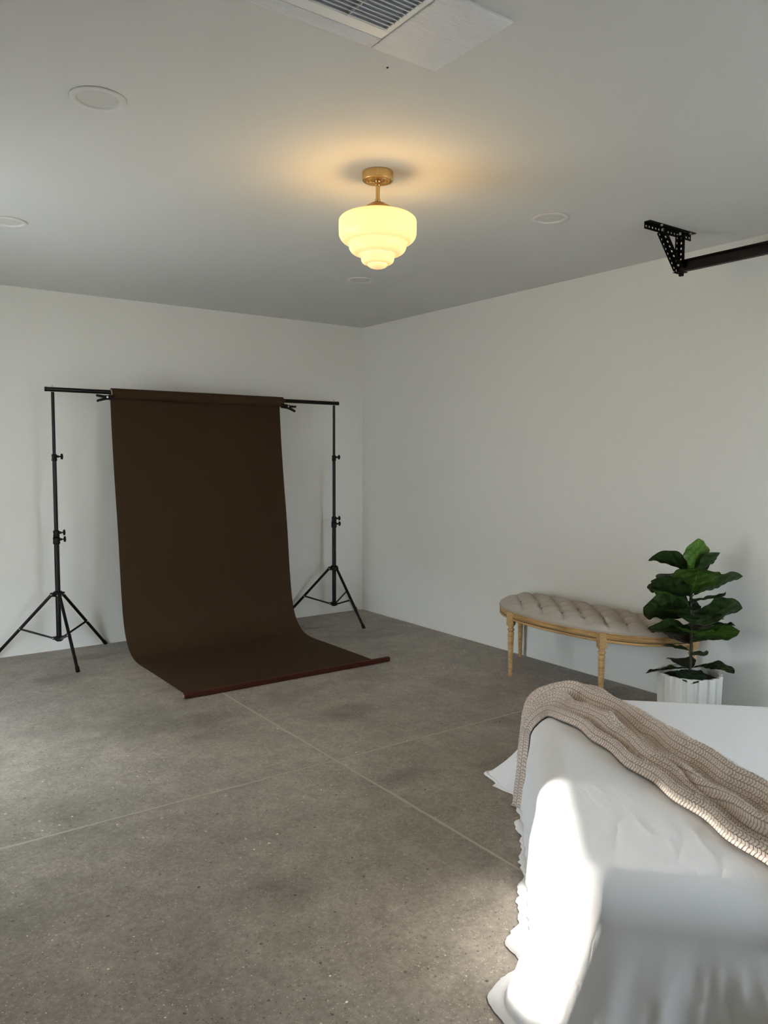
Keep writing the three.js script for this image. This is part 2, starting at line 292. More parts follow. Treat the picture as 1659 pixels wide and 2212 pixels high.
{
  const b = thing('bed', 'low bed standing hidden under the white draped sheet', 'bed');
  const rot = Math.atan2(-BA.z, BA.x), e = 0.012;
  const put = (g) => { g.rotateY(rot); g.translate(...bedPoint(0, 0, 0)); return g; };
  const mk = (y0, y1, inset, r, bev) => { // a rounded slab
    const sh = new THREE.Shape(), a0 = MT.a0 + inset + bev, a1 = MT.a1 - inset - bev, b0 = MT.b0 + inset + bev, b1 = MT.b1 - inset - bev, q = r - bev;
    sh.moveTo(a0 + q, b0); sh.lineTo(a1 - q, b0); sh.absarc(a1 - q, b0 + q, q, -Math.PI / 2, 0); sh.lineTo(a1, b1 - q); sh.absarc(a1 - q, b1 - q, q, 0, Math.PI / 2); sh.lineTo(a0 + q, b1); sh.absarc(a0 + q, b1 - q, q, Math.PI / 2, Math.PI); sh.lineTo(a0, b0 + q); sh.absarc(a0 + q, b0 + q, q, Math.PI, Math.PI * 1.5);
    const g = new THREE.ExtrudeGeometry(sh, { depth: y1 - y0 - 2 * bev, bevelEnabled: true, bevelSize: bev, bevelThickness: bev, bevelSegments: 5, curveSegments: 10 });
    g.rotateX(Math.PI / 2); g.translate(0, y1 - bev, 0); return put(g);
  };
  part('mattress', mk(0.16, MT.h - e, 0.022, 0.155, 0.085), M.white, b);
  part('bed_base', mk(0.0, 0.16, 0.07, 0.14, 0.01), std({ color: rgb(0.3, 0.2, 0.12), roughness: 0.6 }), b);
}
// knitted throw: a folded strip laid over the foot corner of the bed
{
  const n = 512, cell = 8; // eight stitch columns and rows a tile
  const stitch = (u, v) => { // V-shaped knit loops with dark gaps between them
    const x = u * cell, y = v * cell, cx = Math.floor(x), fx = x - cx - 0.5, yy = y + (cx % 2 ? 0.5 : 0) + Math.abs(fx) * 0.9, fy = yy - Math.floor(yy) - 0.5;
    const gapV = Math.exp(-Math.pow((0.5 - Math.abs(fx)) / 0.09, 2)), gapC = 0.75 * Math.exp(-Math.pow(fx / 0.07, 2)), gapY = 0.95 * Math.exp(-Math.pow((0.5 - Math.abs(fy)) / 0.12, 2));
    return clamp(1 - Math.max(gapV * (0.30 + 0.70 * gapY), gapC * (0.15 + 0.65 * gapY), gapY * 0.45), 0, 1);
  };
  const col = dataTex(n, (u, v) => { const s = stitch(u, v), f = fbm(u * 96, v * 96, 61, 2, 96), k = 0.46 + 0.54 * s + 0.18 * (f - 0.5); return [236 * k, 221 * k, 208 * k]; });
  const bmp = dataTex(n, (u, v) => { const s = 255 * (0.9 * stitch(u, v) + 0.1 * fbm(u * 96, v * 96, 61, 2, 96)); return [s, s, s]; }, false);
  M.knit = std({ map: col, bumpMap: bmp, bumpScale: 0.006, roughness: 1, side: THREE.DoubleSide });
  const path = new THREE.CatmullRomCurve3([[-0.40, 0.235], [-0.18, 0.225], [0.02, 0.215], [0.20, 0.28], [0.36, 0.52], [0.475, 0.82], [0.60, 1.12], [0.73, 1.45], [0.88, 1.80], [0.98, 2.02]].map(([a, b]) => V(a, 0, b)), false, 'centripetal');
  const L = path.getLength();
  const wrap = (a, b, off) => { // flat pattern to the bed: over the foot edge at small a, over the near side at large b
    const R = MT.r + 0.006, qa = Math.PI * R / 2; let x = a, y = MT.h + 0.006, z = b, nx = 0, ny = 1, nz = 0;
    if (a < MT.a0 + R) { const s = MT.a0 + R - a; const t = Math.min(s, qa) / R; x = MT.a0 + R - Math.sin(t) * R; y = MT.h + 0.006 - R + Math.cos(t) * R; nx = -Math.sin(t); ny = Math.cos(t); if (s > qa) y -= s - qa; if (s > qa) x -= 0.10 * (s - qa); }
    if (b > MT.b1 - R) { const s = b - MT.b1 + R; const t = Math.min(s, qa) / R; z = MT.b1 - R + Math.sin(t) * R; y = Math.min(y, MT.h + 0.006 - R + Math.cos(t) * R); nz = Math.sin(t); ny = Math.min(ny, Math.cos(t)); if (s > qa) { y -= s - qa; z += 0.12 * (s - qa); } }
    return bedPoint(x + nx * off, Math.max(y + ny * off, 0.012), z + nz * off);
  };
  const gs = (x, m, w) => Math.exp(-Math.pow((x - m) / w, 2));
  const prof = (s, t) => { // fold heights across the strip; t from the near edge (0) to the far edge (1)
    const on = smooth(0.36, 0.66, s), w1 = 0.035 * Math.sin(s * 5.2), w2 = 0.03 * Math.sin(s * 4.1 + 1.7);
    let h = 0.018;
    h += lerp(0.010, 0.054, on) * gs(t, 0.30 + w1 * 0.5, 0.105) * (0.85 + 0.15 * Math.sin(s * 7 + 0.6));
    h += lerp(0.010, 0.070, on) * gs(t, 0.63 + w2, 0.095) + 0.022 * on * gs(t, 0.88, 0.10);
    h += 0.034 * gs(s, 0.57, 0.08) * gs(t, 0.42, 0.20) + 0.025 * gs(s, 0.64, 0.08) * gs(t, 0.88, 0.10);
    h -= 0.044 * on * gs(t, 0.475 + w1 * 0.4 + w2 * 0.5, 0.036) * (1 - smooth(1.02, 1.12, s));
    h -= 0.030 * smooth(1.0, 1.1, s) * gs(t, 0.27 + 0.05 * Math.sin(s * 6), 0.03);
    h += 0.026 * gs(t, 0.07, 0.05) - 0.022 * gs(t, 0.155, 0.022);
    h += 0.016 * gs(s, 0.98, 0.05) * gs(t, 0.30, 0.1) - 0.022 * gs(s, 1.07, 0.045) * gs(t, 0.44, 0.10);
    h *= 0.9 + 0.2 * fbm(s * 5, t * 4, 77, 3);
    return Math.max(h, 0.010);
  };
  const half = (s) => lerp(0.205, 0.178, smooth(0.4, 0.8, s));
  const at = (s, t, off) => { const u = clamp(s / L, 0, 1), c = path.getPointAt(u), d = path.getTangentAt(u), w = half(s) * (2 * t - 1) + 0.008 * Math.sin(s * 23 + t); return wrap(c.x + d.z * w, c.z - d.x * w, off); };
  const nu = 420, nv = 110, edge = (t) => Math.pow(Math.max(0, 1 - Math.pow(Math.abs(2 * t - 1), 10)), 0.5);
  const top = gridSurf(nv, nu, (t, u) => { const s = u * L, h = prof(s, t) * edge(t) + 0.004 + 0.0022 * Math.sin(s * 330) * Math.sin(t * 150); return at(s, t, h); }, (t, u) => [t * 0.40 / 0.104, u * L / 0.104]);
  const under = gridSurf(20, 160, (t, u) => at(u * L, t, 0.002), (t, u) => [t * 0.40 / 0.104, u * L / 0.104]);
  const m = shadowed(new THREE.Mesh(mergeGeometries([top.toNonIndexed(), under.toNonIndexed()]), M.knit)); m.name = 'knitted_throw';
  m.userData = { label: 'beige chunky knitted throw lying folded across the white bed sheet', category: 'blanket', kind: 'thing' }; scene.add(m);
}

// ------------------------------------------------------------------ backdrop stands, bar, paper
function makeStand() {
  const t = thing('light_stand', 'black tripod light stand holding the left end of the backdrop bar', 'stand', [-2.901, 0, 0.262], 0, 'backdrop stands');
  part('lower_tube', rod(V(0, 0.13, 0), V(0, 0.91, 0), 0.0185), M.black, t);
  part('middle_tube', rod(V(0, 0.90, 0), V(0, 1.50, 0), 0.0145), M.black, t);
  part('upper_tube', rod(V(0, 1.49, 0), V(0, 1.966, 0), 0.0115), M.black, t);
  const collar = (y, r, h) => {
    const c = part('collar', [lathe([[0.001, y - h], [r, y - h], [r + 0.002, y - h + 0.008], [r, y - h * 0.5], [r + 0.002, y - 0.008], [r, y], [0.001, y]], 24), rbox(r - 0.004, r + 0.014, y - 0.026, y - 0.008, -0.008, 0.008, 0.002)], M.blackPlastic, t);
    const k = new THREE.CylinderGeometry(0.016, 0.013, 0.014, 8); k.rotateZ(-Math.PI / 2); k.translate(r + 0.034, y - 0.017, 0);
    const k2 = rbox(r + 0.028, r + 0.042, y - 0.038, y + 0.004, -0.007, 0.007, 0.004); k2.translate(0, 0, 0);
    part('knob', [k, k2, rod(V(r + 0.01, y - 0.017, 0), V(r + 0.03, y - 0.017, 0), 0.005)], M.blackPlastic, c);
  };
  collar(1.515, 0.0175, 0.05); collar(0.955, 0.0205, 0.05); collar(0.905, 0.0235, 0.05);
  part('leg_hub', [lathe([[0.001, 0.465], [0.030, 0.465], [0.034, 0.475], [0.034, 0.497], [0.026, 0.505], [0.001, 0.505]], 24), ...[0, 1, 2].map((k) => { const g = rbox(-0.014, 0.014, 0.463, 0.493, 0.02, 0.054, 0.003); g.rotateY(k * 2 * Math.PI / 3); return g; })], M.blackPlastic, t);
  part('lower_hub', [lathe([[0.001, 0.135], [0.026, 0.135], [0.030, 0.142], [0.030, 0.160], [0.024, 0.168], [0.001, 0.168]], 24), ...[0, 1, 2].map((k) => { const g = rbox(-0.011, 0.011, 0.141, 0.163, 0.018, 0.046, 0.003); g.rotateY(k * 2 * Math.PI / 3); return g; })], M.blackPlastic, t);
  for (let k = 0; k < 3; k++) {
    const a = k * 2 * Math.PI / 3 + 0.02, dx = Math.sin(a), dz = Math.cos(a), hip = V(dx * 0.045, 0.478, dz * 0.045), foot = V(dx * 0.472, 0.012, dz * 0.472), at = (f) => hip.clone().lerp(foot, f);
    const leg = part('leg', rod(hip, foot, 0.0115), M.black, t);
    part('rubber_foot', rod(at(0.955), V(dx * 0.478, 0.006, dz * 0.478), 0.0145), M.blackPlastic, leg);
    for (const e of [1, -1]) part('bolt', ball(hip.x + e * dz * 0.013, hip.y, hip.z - e * dx * 0.013, 0.006), M.steel, leg);
    const brace = part('brace', rod(V(dx * 0.04, 0.152, dz * 0.04), at(0.54), 0.0075, 0.0075, 12), M.black, t);
    const q = at(0.54); for (const c of [[q.x + dz * 0.012, q.y, q.z - dx * 0.012], [q.x - dz * 0.012, q.y, q.z + dx * 0.012], [dx * 0.04 + dz * 0.01, 0.152, dz * 0.04 - dx * 0.01]]) part('bolt', ball(...c, 0.005), M.steel, brace);
  }
  part('stud', [rod(V(0, 1.966, 0), V(0, 2.014, 0), 0.0035), ball(0, 2.013, 0, 0.007)], M.steel, t);
  return t;
}
const standA = makeStand();
copyOf(standA, [-0.493, 0, 0.262], 'black tripod light stand near the room corner, right of the brown backdrop');
const BAR_Y = 1.985, BAR_Z = 0.262, RX0 = -2.482, RX1 = -1.022;
{
  const t = thing('backdrop_bar', 'long black crossbar spanning the two tripod stands above the backdrop', 'pole', [-1.70, BAR_Y, BAR_Z]);
  part('tube', rod(V(-1.245, 0, 0), V(1.25, 0, 0), 0.0165, 0.0165, 24), M.black, t);
  for (const s of [-1, 1]) part('end_cap', rod(V(s * 1.242, 0, 0), V(s * 1.254, 0, 0), 0.0172, 0.0172, 24), M.blackPlastic, t);
}
{
  const t = thing('paper_backdrop', 'dark brown seamless paper backdrop hanging from a roll and sweeping onto the floor', 'backdrop', [0, 0, 0]);
  const pcol = rgb(0.044, 0.0240, 0.0112);
  M.paper = new THREE.MeshPhysicalMaterial({ color: pcol, roughness: 0.8, specularIntensity: 0.35, side: THREE.DoubleSide, bumpMap: wallBump, bumpScale: 0.0003 });
  M.card = std({ color: rgb(0.45, 0.36, 0.26), roughness: 0.85 });
  const cy = BAR_Y - 0.010, R = 0.041, ring = (r0, r1, x0, x1) => { const g = lathe([[r0, 0], [r1, 0], [r1, x1 - x0], [r0, x1 - x0], [r0, 0]], 40); g.rotateZ(-Math.PI / 2); g.translate(x0, cy, BAR_Z); return g; };
  part('paper_roll', ring(0.031, R, RX0, RX1), M.paper, t);
  part('core', ring(0.0262, 0.0312, RX0 - 0.006, RX1 + 0.006), M.card, t, 'pale cardboard core of the roll');
  const prof = new THREE.CatmullRomCurve3([[1.975, 0.2215], [1.90, 0.226], [1.70, 0.243], [1.34, 0.284], [0.90, 0.342], [0.50, 0.386], [0.25, 0.432], [0.13, 0.485], [0.055, 0.562], [0.016, 0.655], [0.003, 0.76], [0.002, 1.0], [0.002, 1.35], [0.0025, 1.71]].map(([y, z]) => V(0, y, z)), false, 'centripetal');
  const L = prof.getLength();
  const sheet = gridSurf(24, 150, (u, v) => { const q = prof.getPointAt(v); const edge = Math.pow(Math.abs(2 * u - 1), 6); return [lerp(RX0 + 0.004, RX1 - 0.004, u), q.y + edge * 0.004 * smooth(0.65, 0.9, v), q.z + edge * 0.008 * smooth(0.1, 0.4, v) * (1 - smooth(0.6, 0.75, v))]; }, (u, v) => [u * 1.46, v * L]);
  const s = part('paper_sheet', sheet, M.paper, t);
  const rim = [];
  for (const x of [RX0 + 0.0035, RX1 - 0.0035]) rim.push(gridSurf(1, 110, (u, v) => { const q = prof.getPointAt(v * 0.72); return [x + (u - 0.5) * 0.0012, q.y + 0.001, q.z + 0.004]; }));
}
{ // wooden batten holding the paper down
  const t = thing('wooden_batten', 'reddish brown wooden batten weighing down the front edge of the backdrop', 'batten', [-1.727, 0, 1.733]);
  const wood = dataTex(256, (u, v) => { const g = fbm(u * 6, v * 60, 81, 4, 0), k = 0.6 + 0.8 * g; return [62 * k, 25 * k, 14 * k]; });
  const g = new RoundedBoxGeometry(1.578, 0.032, 0.034, 3, 0.007); g.translate(0, 0.0185, 0);
  part('bar', g, new THREE.MeshPhysicalMaterial({ map: wood, roughness: 0.6, specularIntensity: 0.4 }), t);
  for (const s of [-1, 1]) { const e = new THREE.CylinderGeometry(0.0135, 0.0135, 0.002, 4, 1, false, Math.PI / 4); e.rotateZ(Math.PI / 2); e.rotateX(0); e.translate(s * 0.7895, 0.0185, 0); part('cut_end', e, std({ color: rgb(0.26, 0.17, 0.10), roughness: 0.8 }), t, 'paler sawn end'); }
}
function makeClamp() {
  const t = thing('spring_clamp', 'small black spring clamp gripping the left end of the paper roll', 'clamp', [-2.492, 1.944, 0.292], 0, 'spring clamps on the roll');
  const arm = (s) => {
    const sh = new THREE.Shape(); sh.moveTo(0.012, 0.004); sh.quadraticCurveTo(-0.02, 0.016, -0.045, 0.014); sh.lineTo(-0.095, 0.022); sh.quadraticCurveTo(-0.106, 0.027, -0.106, 0.018); sh.quadraticCurveTo(-0.105, 0.008, -0.094, 0.008); sh.lineTo(-0.05, -0.002); sh.lineTo(-0.02, -0.008); sh.lineTo(0.012, -0.008); sh.closePath();
    const g = new THREE.ExtrudeGeometry(sh, { depth: 0.016, bevelEnabled: true, bevelSize: 0.002, bevelThickness: 0.002, bevelSegments: 2 }); g.translate(0, 0, -0.008); if (s < 0) { g.rotateX(Math.PI); g.rotateZ(0.12); } else g.rotateZ(0.06); return g;
  };
  part('handle', arm(1), M.blackPlastic, t); part('handle', arm(-1), M.blackPlastic, t);
  part('jaw', rbox(-0.02, 0.036, 0.004, 0.017, -0.010, 0.010, 0.004), M.blackPlastic, t); part('jaw', rbox(-0.02, 0.036, -0.020, -0.007, -0.010, 0.010, 0.004), M.blackPlastic, t);
  part('spring', rod(V(-0.03, 0.0, -0.013), V(-0.03, 0.0, 0.013), 0.007), M.steel, t);
  return t;
}
{
  const c = makeClamp();
  const d = copyOf(c, [-1.012, 1.938, 0.292], 'small black spring clamp gripping the right end of the paper roll'); d.rotation.y = Math.PI; d.rotation.z = 0.12;
}

// ------------------------------------------------------------------ ceiling lamp
{
  const t = thing('ceiling_lamp', 'lit stepped opal glass ceiling lamp on a short brass stem', 'lamp', [-2.275, H, 3.465]);
  const y = (h) => h - H;
  const can = part('canopy', lathe([[0.001, 0], [0.066, 0], [0.067, -0.004], [0.067, -0.034], [0.064, -0.038], [0.058, -0.0385], [0.055, -0.034], [0.03, -0.032], [0.001, -0.032]], 64), M.brass, t);
  const petals = []; for (let k = 0; k < 28; k++) { const a = k / 28 * Math.PI * 2, g = new THREE.SphereGeometry(1, 8, 6); g.scale(0.014, 0.003, 0.0042); g.translate(0.040, -0.034, 0); g.rotateY(a); petals.push(g); }
  part('rosette', petals, M.brass, can);
  for (const a of [0.6, 0.6 + Math.PI]) part('knob', [ball(Math.cos(a) * 0.043, -0.042, Math.sin(a) * 0.043, 0.006), rod(V(Math.cos(a) * 0.043, -0.032, Math.sin(a) * 0.043), V(Math.cos(a) * 0.043, -0.04, Math.sin(a) * 0.043), 0.003)], M.brass, can);
  part('stem', lathe([[0.001, -0.032], [0.014, -0.032], [0.013, -0.040], [0.010, -0.044], [0.010, -0.048], [0.0135, -0.052], [0.0135, -0.057], [0.0095, -0.060], [0.0092, -0.112], [0.012, -0.115], [0.0125, -0.121], [0.0095, -0.124], [0.009, -0.130], [0.001, -0.130]], 32), M.brass, t);
  part('fitter', lathe([[0.009, -0.124], [0.016, -0.126], [0.034, -0.134], [0.036, -0.139], [0.046, -0.141], [0.062, -0.150], [0.076, -0.160], [0.077, -0.176], [0.070, -0.176], [0.06, -0.155], [0.009, -0.135]], 48), M.brass, t);
  const sp = [], arc = (cr, ch, rr, rh, a0, a1, n) => { for (let k = 0; k <= n; k++) { const a = lerp(a0, a1, k / n); sp.push([cr + rr * Math.cos(a), y(ch) + rh * Math.sin(a)]); } }, Q = Math.PI / 2;
  sp.push([0.070, y(2.566)]); arc(0.100, 2.530, 0.070, 0.033, Q * 0.98, 0, 9); arc(0.125, 2.482, 0.045, 0.046, 0, -Q * 0.93, 9);
  arc(0.1205, 2.433, 0.0062, 0.006, Q, 0, 3); arc(0.080, 2.424, 0.0455, 0.037, 0, -Q * 0.96, 9);
  arc(0.0675, 2.386, 0.0055, 0.005, Q, 0, 3); arc(0.0445, 2.368, 0.0275, 0.021, 0, -Q * 0.96, 7);
  arc(0.0385, 2.344, 0.0045, 0.004, Q, 0, 3); arc(0.0, 2.346, 0.043, 0.018, -0.05, -Q, 6); sp.push([0.0004, y(2.3262)]);
  const shadeP = sp.map(([r, h]) => new THREE.Vector2(Math.max(r, 0.0004), h));
  const glow = dataTex(256, (u, v) => { const f = v * (shadeP.length - 1), k = Math.min(shadeP.length - 2, Math.floor(f)), a = shadeP[k], b = shadeP[k + 1], up = Math.abs(b.y - a.y) / (a.distanceTo(b) || 1), e = 0.58 + 0.42 * Math.pow(up, 0.7); return [255 * e, 255 * e * e, 255 * Math.pow(e, 1.6)]; }, false);
  M.opal = std({ color: rgb(0.75, 0.66, 0.48), emissive: rgb(1.0, 0.80, 0.23), emissiveIntensity: 0.135, emissiveMap: glow, roughness: 0.25, side: THREE.DoubleSide });
  part('shade', new THREE.LatheGeometry(shadeP, 48), M.opal, t, 'stepped opal glass shade glowing warm yellow');
  const bulb = new THREE.PointLight(new THREE.Color().setRGB(1.0, 0.60, 0.20), 0.095); bulb.name = 'lamp_bulb_light'; bulb.position.set(0, y(2.50), 0); bulb.castShadow = true; bulb.shadow.radius = 3; t.add(bulb);
}

// ------------------------------------------------------------------ downlights
{
  const g1 = lathe([[0.070, 0.0], [0.0935, 0.0], [0.0945, -0.003], [0.092, -0.0065], [0.078, -0.0075], [0.0715, -0.0065], [0.0690, -0.0005]], 72);
  const t = thing('downlight', '', 'downlight', [-3.462, H, 3.468], 0, 'unlit recessed downlights');
  t.userData.label = 'unlit round white downlight nearest the ceiling vent, at upper left';
  part('trim_ring', g1, std({ color: rgb(0.68, 0.67, 0.64), roughness: 0.45 }), t);
  part('lens', lathe([[0.0005, -0.0022], [0.066, -0.0022], [0.0695, -0.0005]], 64), std({ color: rgb(0.62, 0.60, 0.56), roughness: 0.5, side: THREE.DoubleSide }), t);
  copyOf(t, [-3.435, H, 1.722], 'unlit round white downlight cut by the left picture edge');
  copyOf(t, [-1.184, H, 3.462], 'unlit round white downlight between the glowing lamp and the black rail');
  copyOf(t, [-1.170, H, 1.695], 'unlit round white downlight just below the glowing lamp, smallest in view');
}

// ------------------------------------------------------------------ ceiling vent
{
  const t = thing('ceiling_vent', 'white rectangular ceiling vent with a ribbed border and a slatted grille', 'vent', [-2.653, H, 4.315]);
  const X0 = -1.02, X1 = 0, Z1 = 0.345, rib = [], ribbed = (x0, x1, z0, z1, yb) => { const n = Math.max(1, Math.round((z1 - z0) / 0.0064)), d = (z1 - z0) / n, out = [box(x0, x1, -yb, 0, z0, z1)]; for (let k = 0; k < n; k++) { const g = new THREE.CylinderGeometry(0.0029, 0.0029, x1 - x0, 6, 1, true); g.rotateZ(Math.PI / 2); g.translate((x0 + x1) / 2, -yb, z0 + (k + 0.5) * d); out.push(g); } return out; };
  M.vent = std({ color: rgb(0.80, 0.80, 0.79), roughness: 0.5 });
  part('border_panel', ribbed(-0.246, X1, 0, Z1, 0.006), M.vent, t);
  part('border_strip', ribbed(X0, -0.250, 0, 0.054, 0.006), M.vent, t);
  part('door_frame', [rbox(X0, -0.251, -0.008, 0, 0.058, 0.100, 0.002), rbox(-0.271, -0.251, -0.008, 0, 0.100, Z1, 0.002), rbox(X0, -0.251, -0.008, 0, 0.300, Z1, 0.002)], M.vent, t);
  part('duct', box(X0, -0.268, -0.0012, 0, 0.098, 0.302), std({ color: rgb(0.55, 0.58, 0.63), roughness: 0.8 }), t);
  for (let k = 0; k < 11; k++) { const g = rbox(X0, -0.270, -0.0012, 0.0012, -0.0085, 0.0085, 0.001); g.rotateX(0.75); g.translate(0, -0.0075, 0.109 + k * 0.0182); part('slat', g, M.vent, t); }
  for (const x of [-0.40, -0.53, -0.66]) part('mullion', rbox(x - 0.0015, x + 0.0015, -0.0105, -0.001, 0.1, 0.3, 0.0007), M.vent, t);
  const s = thing('ceiling_screw', 'tiny dark screw head in the ceiling between the vent and lamp', 'screw', [-2.781, H, 4.233]);
  part('head', lathe([[0.0003, -0.0025], [0.003, -0.002], [0.0042, 0]], 16), M.blackPlastic, s);
}

// ------------------------------------------------------------------ garage door track and its bracket
{
  const t = thing('door_track', 'black garage door track hanging from a perforated steel ceiling bracket', 'track', [-0.437, H, 3.735]);
  const strip = (len, w, off = 0) => { // flat perforated strip along +x from 0, width along +y from 0
    const sh = new THREE.Shape(); sh.moveTo(0, 0); sh.lineTo(len, 0); sh.lineTo(len, w); sh.lineTo(0, w); sh.closePath();
    const n = Math.floor(len / 0.0265); for (let k = 0; k < n; k++) { const h = new THREE.Path(); h.absellipse((k + 0.5) * len / n, w * 0.42, 0.0068, 0.0052, 0, Math.PI * 2, true); sh.holes.push(h); }
    const g = new THREE.ExtrudeGeometry(sh, { depth: 0.0028, bevelEnabled: false, curveSegments: 8 }); return g;
  };
  const angle = (len, w) => { const a = strip(len, w), b = strip(len, w); b.rotateX(Math.PI / 2); b.translate(0, w, 0); return [a, b]; }; // corner edge along y = w, z = 0 .. flange at y = w
  const place = (gs, m) => gs.map((g) => g.applyMatrix4(m));
  // ceiling angle along x, vertical flange facing the room
  const w = 0.036, ca = angle(0.415, w); ca.forEach((g) => { g.translate(-0.307, -w - 0.0005, -0.022); });
  part('ceiling_angle', ca, M.trackBlack, t);
  const rot = (gs, ang, x, y, z) => gs.map((g) => { g.translate(0, -w / 2, 0); g.rotateZ(ang); g.translate(x, y, z); return g; });
  part('strut', rot(angle(0.205, w), -Math.PI / 2, -0.022, -0.025, -0.017), M.trackBlack, t);
  part('strut', rot(angle(0.235, w), -Math.PI / 2 + 0.72, -0.188, -0.035, -0.018), M.trackBlack, t);
  const bolt = (x, y, z) => { const h = new THREE.CylinderGeometry(0.0085, 0.0085, 0.006, 6); h.rotateX(Math.PI / 2); h.translate(x, y, z); return h; };
  part('bolt', bolt(-0.022, -0.022, 0.0), M.steel, t); part('bolt', bolt(-0.178, -0.026, 0.0), M.steel, t);
  const up = (x) => { const h = new THREE.CylinderGeometry(0.008, 0.008, 0.008, 6); h.translate(x, -0.008, 0.008); return h; };
  part('bolt', up(-0.20), M.steel, t); part('bolt', up(0.06), M.steel, t);
  part('bolt', [rod(V(-0.03, -0.188, 0.0), V(0.012, -0.188, 0.0), 0.0045), ball(-0.028, -0.188, 0, 0.008)], M.steel, t);
  // the rail: a C channel with rolled lips, opening towards the room
  const sh = new THREE.Shape(); const k = 0.0025;
  sh.moveTo(-0.018, 0.010); sh.lineTo(-0.018, 0); sh.lineTo(0.012, 0); sh.lineTo(0.012, 0.064); sh.lineTo(-0.004, 0.064); sh.quadraticCurveTo(-0.018, 0.064, -0.020, 0.052); sh.lineTo(-0.020 + k, 0.052); sh.quadraticCurveTo(-0.016, 0.0615, -0.004, 0.0615); sh.lineTo(0.012 - k, 0.0615); sh.lineTo(0.012 - k, k); sh.lineTo(-0.018 + k, k); sh.lineTo(-0.018 + k, 0.010); sh.closePath();
  const rail = new THREE.ExtrudeGeometry(sh, { depth: 3.10, bevelEnabled: false, curveSegments: 6 }); rail.translate(0.004, -0.222, -0.012);
  part('rail', rail, M.trackBlack, t);
  part('end_tab', [rbox(-0.030, 0.030, -0.2255, -0.2215, -0.034, 0.02, 0.001), rbox(-0.010, 0.006, -0.245, -0.222, -0.010, 0.012, 0.001)], M.trackBlack, t);
}

